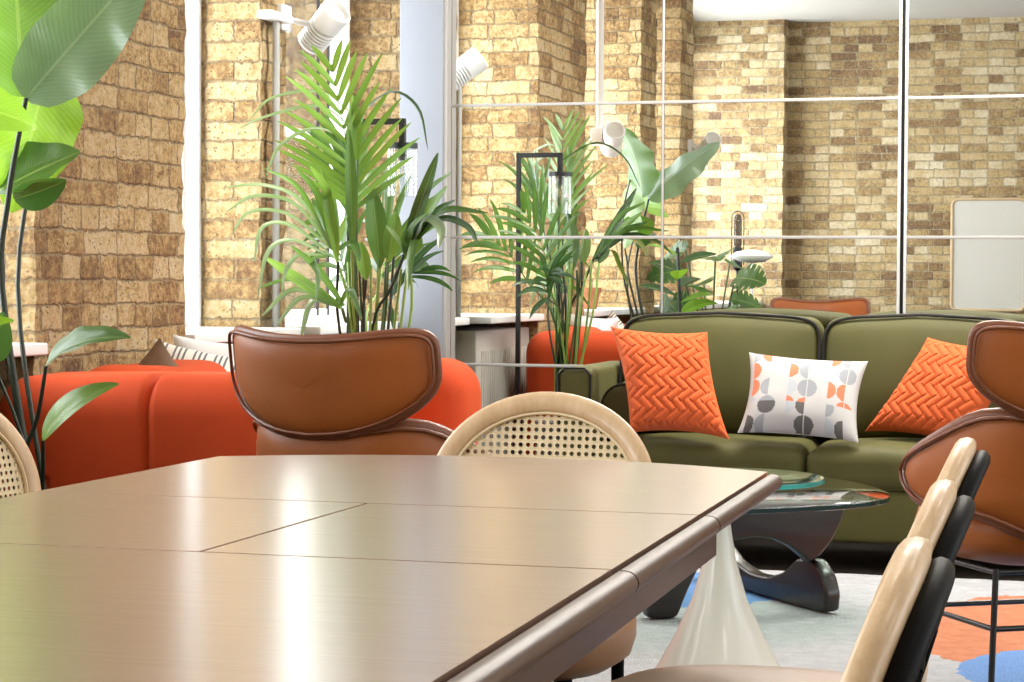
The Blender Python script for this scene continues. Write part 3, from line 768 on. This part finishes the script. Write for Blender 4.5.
# ------------------------------------------------------------------ lamps and fittings
LB = V(-2.864, 7.77, 0)
L = thing('floor_lamp', 'black square arched floor lamp with a hanging glass shade', 'lamp', LB)
pt = P(351, 124, 8.38)
obj('base', M().lathe([(.11, 0), (.11, .012), (.10, .018), (.012, .02)], 32), 'black_metal', L, 40)
ax_ = V(1, .02, 0); H = 1.655; AL = .205
obj('pole', M().box((-.010, -.010, .018), (.010, .010, H)), 'black_metal', L, 0)
q = ax_.normalized(); rt = Matrix(((q.x, -q.y, 0, 0), (q.y, q.x, 0, 0), (0, 0, 1, 0), (0, 0, 0, 1)))
mm = M(); mm.box((-.011, -.011, H-.022), (AL+.011, .011, H)); mm.box((AL-.011, -.011, H-.105), (AL+.011, .011, H-.022)); obj('arm', M().merge(mm, rt), 'black_metal', L, 0)
e = q*AL
cp = obj('shade_cap', M().lathe([(.014, H-.115), (.057, H-.113), (.057, H-.092), (.014, H-.09)], 32, e), 'black_metal', L, 40)
obj('socket', M().lathe([(.016, H-.155), (.016, H-.112)], 16, e), 'socket_black', cp, 40)
obj('glass_shade', M().lathe([(.0545, H-.29), (.0545, H-.113), (.052, H-.113), (.052, H-.29)], 32, e), 'clear_glass', L, 40)
bl = [(.010, H-.155), (.014, H-.165), (.026, H-.19), (.029, H-.205), (.026, H-.22), (.014, H-.232), (.001, H-.236)]
bb = obj('bulb', M().lathe(bl, 20, e), 'clear_glass', L, 60)
obj('filament', M().tube([e+V(.006*math.cos(k*2.2), .006*math.sin(k*2.2), H-.175-.004*k) for k in range(9)], .0012, 5), 'filament', bb)

def spotlight(label, loc, d, bracket, sc_=.8):
    s_ = thing('wall_spotlight', label, 'spotlight', loc, 0, 'white ribbed spotlights on the window wall')
    d = Vector(d).normalized(); R_ = d.to_track_quat('Z', 'Y').to_matrix().to_4x4() @ Matrix.Scale(sc_, 4)
    pr = [(.03, -.12), (.07, -.12)]
    for k in range(7): z = -.115+.018*k; pr += [(.074, z), (.074, z+.010), (.060, z+.011), (.060, z+.017)]
    pr += [(.074, .02), (.078, .125), (.074, .13), (.068, .128), (.055, .09), (.0, .085)]
    obj('housing', M().merge(M().lathe(pr, 24), R_), 'white_paint', s_, 40)
    obj('lens', M().merge(M().lathe([(.06, .10), (.06, .104)], 24), R_), 'board_face', s_, 40)
    b = Vector(bracket); obj('bracket', M().tube([b*.06, b], .012, 8).rbox(b-V(.05, .05, .05), b+V(.02, .05, .05), .006, 2), 'white_paint', s_, 40)
spotlight('white ribbed spotlight above the palm, angled out from the window', (-3.07, 8.02, 2.03), (.65, -.35, .55), (-.13, -.1, .03))
spotlight('white ribbed spotlight seen in the mirror above the broad leaves', (-2.96, 5.44, 1.86), (.30, .75, .5), (-.07, 0, .02))
spotlight('white ribbed spotlight seen in the mirror beside the window pier', (-2.92, 2.72, 1.98), (.5, .7, .45), (-.13, 0, 0))
# conduit by the second pier, with a shelf bracket
cd = thing('conduit_pipe', 'grey vertical conduit on the narrow brick pier by the window', 'pipe', (-3.165, 7.77, .87))
obj('pipe', M().tube([V(0, 0, 0), V(0, 0, 1.18)], .014, 10), 'grey_pipe', cd, 60); obj('clip', M().rbox((-.03, -.12, 1.16), (.03, .10, 1.19), .004), 'white_paint', cd, 40)
wp = thing('ceiling_pipe', 'white vertical pipe dropping to a spotlight, seen in the mirror', 'pipe', (-3.035, 5.45, 1.84))
obj('pipe', M().tube([V(0, 0, 0), V(0, 0, HC-1.84)], .022, 12), 'white_paint', wp, 60)
for z in (.05, 1.2): obj('clip', M().lathe([(.030, z-.015), (.030, z+.015)], 12), 'white_paint', wp, 40)
# radiator cover under the first window
rc = thing('radiator_cover', 'low grey radiator cover under the window sill, behind the orange sofa', 'radiator cover', (-3.27, 7.2, 0))
obj('body', M().rbox((-.20, -.48, 0), (.17, .48, .80), .008), 'radiator_paint', rc)
mm = M()
for k in range(22): mm.rbox((.168, -.42+.038*k, .12), (.176, -.42+.038*k+.02, .70), .003, 1)
obj('grille', mm, 'radiator_paint', rc)
# tube-bulb lamp and opal lamp that show only in the mirror
tl = thing('tube_lamp', 'slim black floor lamp with a tall tubular bulb, seen in the mirror', 'lamp', (-2.66, 2.98, 0))
obj('base', M().lathe([(.12, 0), (.12, .015), (.01, .02)], 28), 'black_metal', tl, 40)
obj('pole', M().tube([V(0, 0, .015), V(0, 0, 1.12)], .009, 8), 'black_metal', tl, 60)
obj('socket', M().lathe([(.012, 1.11), (.032, 1.13), (.032, 1.27), (.02, 1.275)], 20), 'socket_black', tl, 40)
obj('bulb', M().lathe([(.02, 1.27), (.029, 1.29), (.029, 1.46), (.02, 1.49), (.001, 1.50)], 20), 'smoked_glass', tl, 60)
obj('wire_guard', M().tube([V(.042, 0, 1.15)] + [V(.042*math.cos(a), 0, 1.47+.05*math.sin(a)) for a in [PI*k/12 for k in range(13)]] + [V(-.042, 0, 1.15)], .004, 6), 'black_metal', tl, 60)
ol = thing('opal_lamp', 'slim steel lamp with a flat white shade, seen in the mirror', 'lamp', (-2.49, 3.38, 0))
obj('base', M().lathe([(.10, 0), (.10, .012), (.01, .016)], 28), 'steel', ol, 40); obj('pole', M().tube([V(0, 0, .012), V(0, 0, 1.17)], .008, 8), 'steel', ol, 60)
obj('shade', M().lathe([(.01, 1.16), (.08, 1.17), (.135, 1.195), (.14, 1.21), (.11, 1.235), (.05, 1.25), (.001, 1.255)], 32), 'opal_glass', ol, 60)
# framed wall mirror behind the camera, ceiling reflection painted as a pale face (in the mirror)
fb = thing('framed_board', 'pale board in a rounded light wood frame on the brick, in the mirror', 'board', (-1.2, YF+.02, 1.26))
def rr_loop(w, h, r, n=6):
    o = []
    for cx, cy, a0 in ((w-r, h-r, 0), (-w+r, h-r, 90), (-w+r, -h+r, 180), (w-r, -h+r, 270)):
        for k in range(n+1): a = math.radians(a0+90*k/n); o.append(V(cx+r*math.cos(a), 0, cy+r*math.sin(a)))
    return o
obj('frame', M().tube([p+V(0, .012, 0) for p in rr_loop(.295, .455, .05)], .014, 8, True), 'oak_light', fb, 60)
obj('panel', M().slab([p+V(0, .008, 0) for p in rr_loop(.29, .45, .05)], (0, 1, 0), .012, .002, 1), 'board_face', fb, 40)
# terracotta pot on the sill
tpz = thing('terracotta_pot', 'small terracotta pot on the window sill, seen in the mirror', 'pot', (-3.22, 4.95, .87))
obj('pot', M().lathe([(.05, 0), (.068, .10), (.076, .10), (.078, .13), (.070, .13), (.066, .11), (.05, .11)], 24), 'terracotta', tpz, 40)
obj('soil', M().lathe([(.064, .105), (.064, .112)], 24), 'soil', tpz, 40)

# ------------------------------------------------------------------ plants
def blade(base, tip, width, nrm, prof, fold=.25, arch=.08, n=20, kcols=4, ripple=.0, seed=0, lobes=None, curl=0.0):
    base, tip, nrm = Vector(base), Vector(tip), Vector(nrm).normalized(); ax = tip-base; L_ = ax.length; T_ = ax.normalized()
    nrm = (nrm-T_*nrm.dot(T_)).normalized(); side = T_.cross(nrm); m = M()
    def f(u, v):
        t_ = u; k = v*2-1; w = prof(t_)*width/2
        if lobes: w *= lobes(t_, k)
        c_ = base + ax*t_ + nrm*(arch*L_*4*t_*(1-t_))
        ab = abs(k)
        z = ab*w*math.sin(fold) + curl*w*ab*ab + ripple*w*math.sin(t_*19+seed+k*1.3)*ab
        return c_ + side*(k*w*math.cos(fold)) + nrm*z + V(0, 0, -.12*L_*t_*t_)*0
    m.grid(f, n, kcols*2, uv=lambda u, v: (v*2-1, u)); return m
def banana(t_): return max(.02, (math.sin(PI*min(1, t_**.72*.975+.02)))**.66)
def plant(name, label, cat, loc, pot, prof):
    p = thing(name, label, cat, loc); obj('planter', M().lathe(prof, 32), pot, p, 40)
    top = prof[-1]; obj('soil', M().lathe([(top[0]-.004, top[1]-.01), (top[0]-.004, top[1])], 24), 'soil', p, 40); return p
# bird of paradise
BP = V(-2.74, 5.10, 0)
B_ = plant('bird_of_paradise', 'tall broad leaved banana-like plant beside the orange sofa', 'plant', BP, 'pot_grey', [(.12, 0), (.15, .02), (.185, .34), (.185, .36), (.168, .36), (.165, .32)])
def bp_leaf(b, tip, w, nrm, mat, stem=None, sr=.0062, **kw):
    lf = obj('leaf_blade', blade(b, tip, w, nrm, banana, **kw), mat, B_, 70, world=True)
    if stem is not None:
        pts = bez(stem, 14); obj('leaf_stalk', M().tube(pts, [sr*1.25-(sr*.5)*k/14 for k in range(15)], 8), 'stalk_dark', lf, 60, world=True)
soil = BP+V(0, 0, .33)
toC = V(.45, -.85, .1)
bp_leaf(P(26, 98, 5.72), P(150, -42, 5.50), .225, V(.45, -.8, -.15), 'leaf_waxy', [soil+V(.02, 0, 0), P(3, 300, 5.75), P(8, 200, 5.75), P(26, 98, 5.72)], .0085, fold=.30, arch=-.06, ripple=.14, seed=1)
bp_leaf(P(20, 97, 5.76), P(10, -55, 5.92), .30, V(.6, -.7, .3), 'leaf_banana', None, fold=.22, arch=.08, ripple=.10, seed=2)
bp_leaf(P(-78, 104, 5.45), P(36, 128, 5.60), .19, V(.2, -.75, .6), 'leaf_lime', [soil+V(-.05, -.02, 0), P(-70, 300, 5.6), P(-78, 104, 5.45)], fold=.2, arch=.10, seed=3)
bp_leaf(P(46, 66, 5.95), P(10, 212, 5.88), .25, V(.75, -.6, .1), 'leaf_lime', [soil+V(.03, .04, 0), P(18, 300, 5.9), P(36, 150, 5.98), P(46, 66, 5.95)], fold=.18, arch=.04, ripple=.12, seed=4)
bp_leaf(P(-4, 192, 5.84), P(80, 152, 5.88), .20, V(.3, -.5, .8), 'leaf_banana', [soil, P(2, 300, 5.8), P(-2, 240, 5.82), P(-4, 192, 5.84)], fold=.35, arch=.02, ripple=.05, seed=5)
bp_leaf(P(14, 199, 5.80), P(66, 180, 5.80), .11, V(.2, -.6, -.7), 'leaf_banana_dark', None, fold=.2, arch=.04, seed=6)
bp_leaf(P(46, 366, 5.50), P(131, 338, 5.46), .135, V(.1, -.45, .88), 'leaf_banana', [soil+V(.04, -.03, 0), P(24, 470, 5.55), P(38, 415, 5.52), P(46, 366, 5.50)], .0065, fold=.5, arch=.13, ripple=.04, seed=7, curl=-.25)
bp_leaf(P(43, 440, 5.42), P(119, 384, 5.42), .13, V(-.3, -.6, .75), 'leaf_lime', [soil+V(.05, -.05, 0), P(42, 500, 5.5), P(43, 470, 5.45), P(43, 440, 5.42)], .006, fold=.42, arch=.10, seed=8, curl=-.2)
bp_leaf(P(-8, 362, 5.5), P(3, 312, 5.5), .08, toC, 'leaf_banana_dark', [soil+V(0, .03, 0), P(38, 495, 5.5), P(16, 420, 5.5), P(-8, 362, 5.5)], .005, fold=.15, arch=.02)
# monstera, seen in the mirror
MP = V(-2.66, 3.93, 0)
M_ = plant('monstera_plant', 'split leaf monstera in a black pot, seen in the mirror', 'plant', MP, 'pot_black', [(.12, 0), (.15, .02), (.16, .30), (.16, .32), (.145, .32), (.14, .29)])
def mon(t_): return max(.05, math.sin(PI*(t_*.9+.09))**.6*(1.05-.35*t_))
def slits(t_, k): 
    return 1.0 if abs(k) < .55 else (.55 if (t_*6.2) % 1 < .22 and .12 < t_ < .9 else 1.0)
random.seed(21)
for i in range(13):
    a = 2.4*i; r = .08+.012*i; z = .70+.045*i; b = MP + V(r*math.cos(a), r*math.sin(a), z)
    d = V(math.cos(a), math.sin(a), random.uniform(-.5, .2)).normalized(); n_ = V(-.2*math.cos(a), .75-.1*i/13, .75)
    lf = obj('leaf_blade', blade(b, b+d*random.uniform(.22, .30), random.uniform(.22, .28), n_, mon, .12, .08, 36, 6, .03, i, slits), ('leaf_monstera', 'leaf_monstera', 'leaf_banana')[i % 3], M_, 70, world=True)
    obj('leaf_stalk', M().tube(bez([MP+V(0, 0, .3), MP+V(r*.4*math.cos(a), r*.4*math.sin(a), z*.6), b], 8), .006, 6), 'stalk', lf, 60, world=True)
# rubber plant, seen in the mirror
RP = V(-2.76, 4.50, 0)
R_ = plant('rubber_plant', 'dark leaved rubber plant in a grey pot, seen in the mirror', 'plant', RP, 'pot_grey', [(.11, 0), (.13, .02), (.14, .26), (.14, .28), (.125, .28), (.12, .25)])
obj('trunk', M().tube(bez([RP+V(0, 0, .25), RP+V(.02, .01, .7), RP+V(.0, .03, 1.25)], 8), .011, 8), 'stalk_dark', R_, 60, world=True)
for i in range(15):
    a = 2.4*i; z = .5+.05*i; b = RP+V(.01*math.cos(a), .01*math.sin(a)+.02, z); d = V(math.cos(a), math.sin(a), .25).normalized()
    obj('leaf_blade', blade(b, b+d*.24, .115, V(0, .4, .9), lambda t_: max(.03, math.sin(PI*(t_*.95+.03))**.8), .2, .05, 14, 3), ('leaf_rubber', 'leaf_banana_dark', 'leaf_lime')[i % 3], R_, 70, world=True)

# kentia palm
KP = V(-2.70, 7.50, 0)
K_ = plant('kentia_palm', 'tall feathery palm between the orange sofa and the mirror', 'plant', KP, 'pot_grey', [(.11, 0), (.135, .02), (.15, .34), (.15, .36), (.135, .36), (.13, .33)])
def frond(pts, n, L0, mat, stalk, wid=.030, spread=.75, droop=.35, start=.35, seed=0, nrm=None, stem_r=.0055):
    rng = random.Random(seed); pth = bez(pts, 40); N = len(pth); m = M()
    st_ = obj('frond_stalk', M().tube(pth, [stem_r*(1.15-.95*i/40) for i in range(N)], 6), stalk, K_, 60, world=True)
    nrm = Vector(nrm if nrm is not None else (.35, -.9, .2)).normalized()
    for i in range(n):
        q = start+(1-start)*(i+.3)/n; k = min(N-2, int(q*(N-1))); p = pth[k].lerp(pth[k+1], q*(N-1)-k); T_ = (pth[k+1]-pth[k]).normalized()
        s_ = T_.cross(nrm).normalized()
        tt = (i+.5)/n; ln = L0*(.55+.75*math.sin(PI*min(1, tt*.85+.18)))*rng.uniform(.85, 1.1)
        for sd in (-1, 1):
            sp_ = spread*(1-.55*tt)
            d = (T_*math.cos(sp_)+s_*sd*math.sin(sp_)+nrm*rng.uniform(-.28, .28)).normalized()
            wn = d.cross(nrm).normalized(); wn = (wn + nrm*rng.uniform(-.5, .5)).normalized()
            vs = []; uvs = []; ns = 7; c_ = p.copy(); dd = d.copy()
            for j in range(ns+1):
                f = j/ns; w = wid/2*max(.04, (math.sin(PI*(.10+.88*f)))**.7)
                vs += [c_-wn*w, c_+nrm*w*.25, c_+wn*w]; uvs += [(-1, f), (0, f), (1, f)]
                dd = (dd+V(0, 0, -1)*droop*f/ns*2.0).normalized(); c_ = c_+dd*(ln/ns)
            fs = []
            for j in range(ns): a = j*3; fs += [(a, a+1, a+4, a+3), (a+1, a+2, a+5, a+4)]
            m.add(vs, fs, uvs)
    obj('leaflets', m, mat, st_, 70, world=True)
kb = KP+V(0, 0, .34); D0 = 7.96
def kq(*l): return [kb+V(random.uniform(-.06, .06), random.uniform(-.05, .05), 0)] + [P(x, y, D0+d) for x, y, d in l]
frond(kq((362, 330, 0), (357, 240, 0), (352, 176, -.05), (331, 62, -.2)), 13, .25, 'leaf_palm_bright', 'stalk', .024, .95, .24, .62, 1, (.35, -.9, .15))
frond(kq((358, 330, .0), (356, 260, .05), (350, 200, .1), (345, 150, .12)), 7, .24, 'leaf_palm', 'stalk_dark', .028, .45, .9, .66, 6, (.45, -.8, .2))
frond(kq((366, 330, .05), (378, 290, .2), (388, 240, .3), (378, 190, .42)), 8, .24, 'leaf_palm', 'lime_stalk', .026, .8, .6, .55, 8, (.3, .85, .3))
frond(kq((358, 332, .05), (348, 285, .2), (336, 245, .3), (318, 220, .4)), 8, .22, 'leaf_palm', 'stalk', .026, .8, .75, .5, 9, (.2, .85, .4))
frond(kq((372, 332, .05), (388, 305, .25), (402, 280, .35), (425, 268, .45)), 7, .20, 'leaf_palm_dark', 'stalk', .028, .8, .8, .5, 10, (.4, .8, .4))
def strip(px, w, mat, parent, dz=0.0):
    """one long leaflet through pixel points that step toward the camera"""
    pts = bez([P(x, y, D0-.05-.10*k+dz) for k, (x, y) in enumerate(px)], 14); m = M(); nr = V(.3, -.85, .45)
    def f(u, v):
        i = min(13, int(u*14)); p = pts[i].lerp(pts[i+1], u*14-i); T_ = (pts[i+1]-pts[i]).normalized(); sd = T_.cross(nr).normalized()
        k = v*2-1; ww = w/2*max(.03, math.sin(PI*(.06+.93*u))**.65); return p + sd*k*ww + nr*abs(k)*ww*.35
    m.grid(f, 14, 4, uv=lambda u, v: (v*2-1, u)); return obj('leaflet', m, mat, parent, 70, world=True)
FRONDS = (
 ([(372, 331), (390, 290), (405, 252)], 'stalk_dark', [([(404, 252), (420, 205), (438, 153)], .048, 'leaf_palm_dark'), ([(405, 252), (428, 212), (447, 186)], .036, 'leaf_palm'), ([(406, 250), (432, 215), (455, 200)], .030, 'leaf_palm_dark'),
   ([(406, 250), (440, 212), (488, 213)], .030, 'leaf_palm'), ([(407, 250), (438, 220), (466, 226), (478, 244)], .030, 'leaf_palm_dark'), ([(406, 250), (425, 220), (440, 228), (439, 248)], .040, 'leaf_palm_pale'), ([(405, 252), (412, 228), (426, 214)], .032, 'leaf_palm'),  # the broad pale leaflet has its white sheen put into the colour
   ([(404, 254), (398, 240), (386, 226)], .034, 'leaf_palm_pale'), ([(405, 256), (414, 240), (410, 262), (408, 290)], .030, 'leaf_palm'), ([(405, 250), (424, 196), (452, 172)], .024, 'leaf_palm')]),
 ([(352, 331), (346, 290), (333, 250)], 'lime_stalk', [([(335, 250), (300, 200), (262, 185), (222, 188)], .017, 'leaf_palm_pale'), ([(333, 250), (296, 205), (255, 196), (226, 212)], .017, 'leaf_palm_pale'), ([(332, 250), (290, 215), (250, 212), (232, 234)], .016, 'leaf_palm_pale'),
   ([(330, 248), (300, 190), (264, 168)], .020, 'leaf_palm'), ([(332, 246), (318, 196), (296, 168)], .028, 'leaf_palm'), ([(335, 246), (328, 195), (310, 166)], .034, 'leaf_palm_bright'), ([(328, 252), (290, 225), (262, 228), (254, 262)], .018, 'leaf_palm_pale'),
   ([(326, 254), (292, 240), (268, 252), (258, 296)], .018, 'leaf_palm_pale'), ([(328, 256), (300, 255), (286, 270), (282, 292)], .018, 'leaf_palm_pale'), ([(330, 256), (312, 260), (318, 275), (316, 302)], .020, 'leaf_palm'), ([(335, 250), (344, 225), (350, 212)], .030, 'leaf_palm_bright'), ([(334, 252), (352, 244), (360, 262)], .034, 'leaf_palm')]),
 ([(350, 331), (346, 322), (342, 308)], 'stalk', [([(342, 308), (305, 285), (264, 257)], .048, 'leaf_palm_bright'), ([(344, 306), (318, 270), (290, 245)], .030, 'leaf_palm'), ([(338, 305), (294, 290), (262, 316)], .022, 'leaf_palm_pale'), ([(338, 307), (302, 298), (276, 326)], .022, 'leaf_palm_pale'),
   ([(336, 306), (312, 302), (300, 342)], .024, 'leaf_palm_pale'), ([(340, 305), (350, 290), (362, 320)], .026, 'leaf_palm'), ([(338, 304), (296, 280), (258, 288)], .018, 'leaf_palm')]),
 ([(356, 331), (354, 230), (352, 150)], 'stalk', [([(350, 112), (320, 92), (272, 98), (248, 122)], .012, 'leaf_palm_pale'), ([(351, 126), (318, 106), (268, 116), (240, 128)], .012, 'leaf_palm_pale'), ([(352, 142), (316, 128), (280, 146), (266, 176)], .014, 'leaf_palm_pale'), ([(352, 120), (390, 92), (418, 108), (428, 150)], .012, 'leaf_palm_dark')]),
)
for st, sm, lv in FRONDS:
    so = obj('frond_stalk', M().tube(bez([kb+V(random.uniform(-.05, .05), random.uniform(-.04, .04), 0)] + [P(x, y, D0-.02*k) for k, (x, y) in enumerate(st)], 12), .006, 6), sm, K_, 60, world=True)
    for px_, w_, mt_ in lv: strip(px_, w_, mt_, so)
# broad young spear leaves among the stalks
for i, (bx, by, tx, ty, w, mt) in enumerate(((380, 268, 372, 188, .085, 'leaf_palm'), (388, 262, 396, 212, .07, 'leaf_palm_bright'), (366, 280, 360, 242, .055, 'leaf_palm_bright'), (410, 258, 412, 225, .085, 'leaf_palm'), (357, 160, 353, 95, .05, 'leaf_palm_bright'), (338, 262, 322, 170, .045, 'leaf_palm_bright'), (352, 250, 349, 130, .045, 'leaf_palm'))):
    lf = obj('spear_leaf', blade(P(bx, by, D0-.02*i), P(tx, ty, D0-.03*i), w, V(.4, -.85, .1), lambda t_: max(.03, math.sin(PI*(t_*.95+.02))**.75), .3, .04, 12, 3), mt, K_, 70, world=True)
    obj('stalk', M().tube(bez([kb+V(.01*i-.03, .01, 0), P(bx-6+1.5*i, 330, D0), P(bx, by, D0-.02*i)], 8), .0055, 6), ('lime_stalk', 'stalk', 'stalk_dark')[i % 3], lf, 60, world=True)
for i in range(9):
    x = 352+6*i; lf = None
    frond_p = bez([kb+V(.012*i-.05, .02*math.sin(i), 0), P(x, 330, D0+.03*math.sin(i*2)), P(x-4+i*1.6, 262+8*math.sin(i*3), D0)], 8)
    obj('cane_stalk', M().tube(frond_p, .0055, 6), ('lime_stalk', 'stalk', 'stalk_dark', 'lime_stalk')[i % 4], K_, 60, world=True)

# ------------------------------------------------------------------ render settings
vs_ = SC.view_settings; vs_.view_transform = 'Standard'; vs_.look = 'None'; vs_.gamma = 1; vs_.use_curve_mapping = False; vs_.exposure = 0.42
SC.cycles.use_denoising = True; SC.cycles.max_bounces = 9; SC.cycles.diffuse_bounces = 4; SC.cycles.glossy_bounces = 5; SC.cycles.transparent_max_bounces = 12
SC.cycles.caustics_reflective = False; SC.cycles.caustics_refractive = False
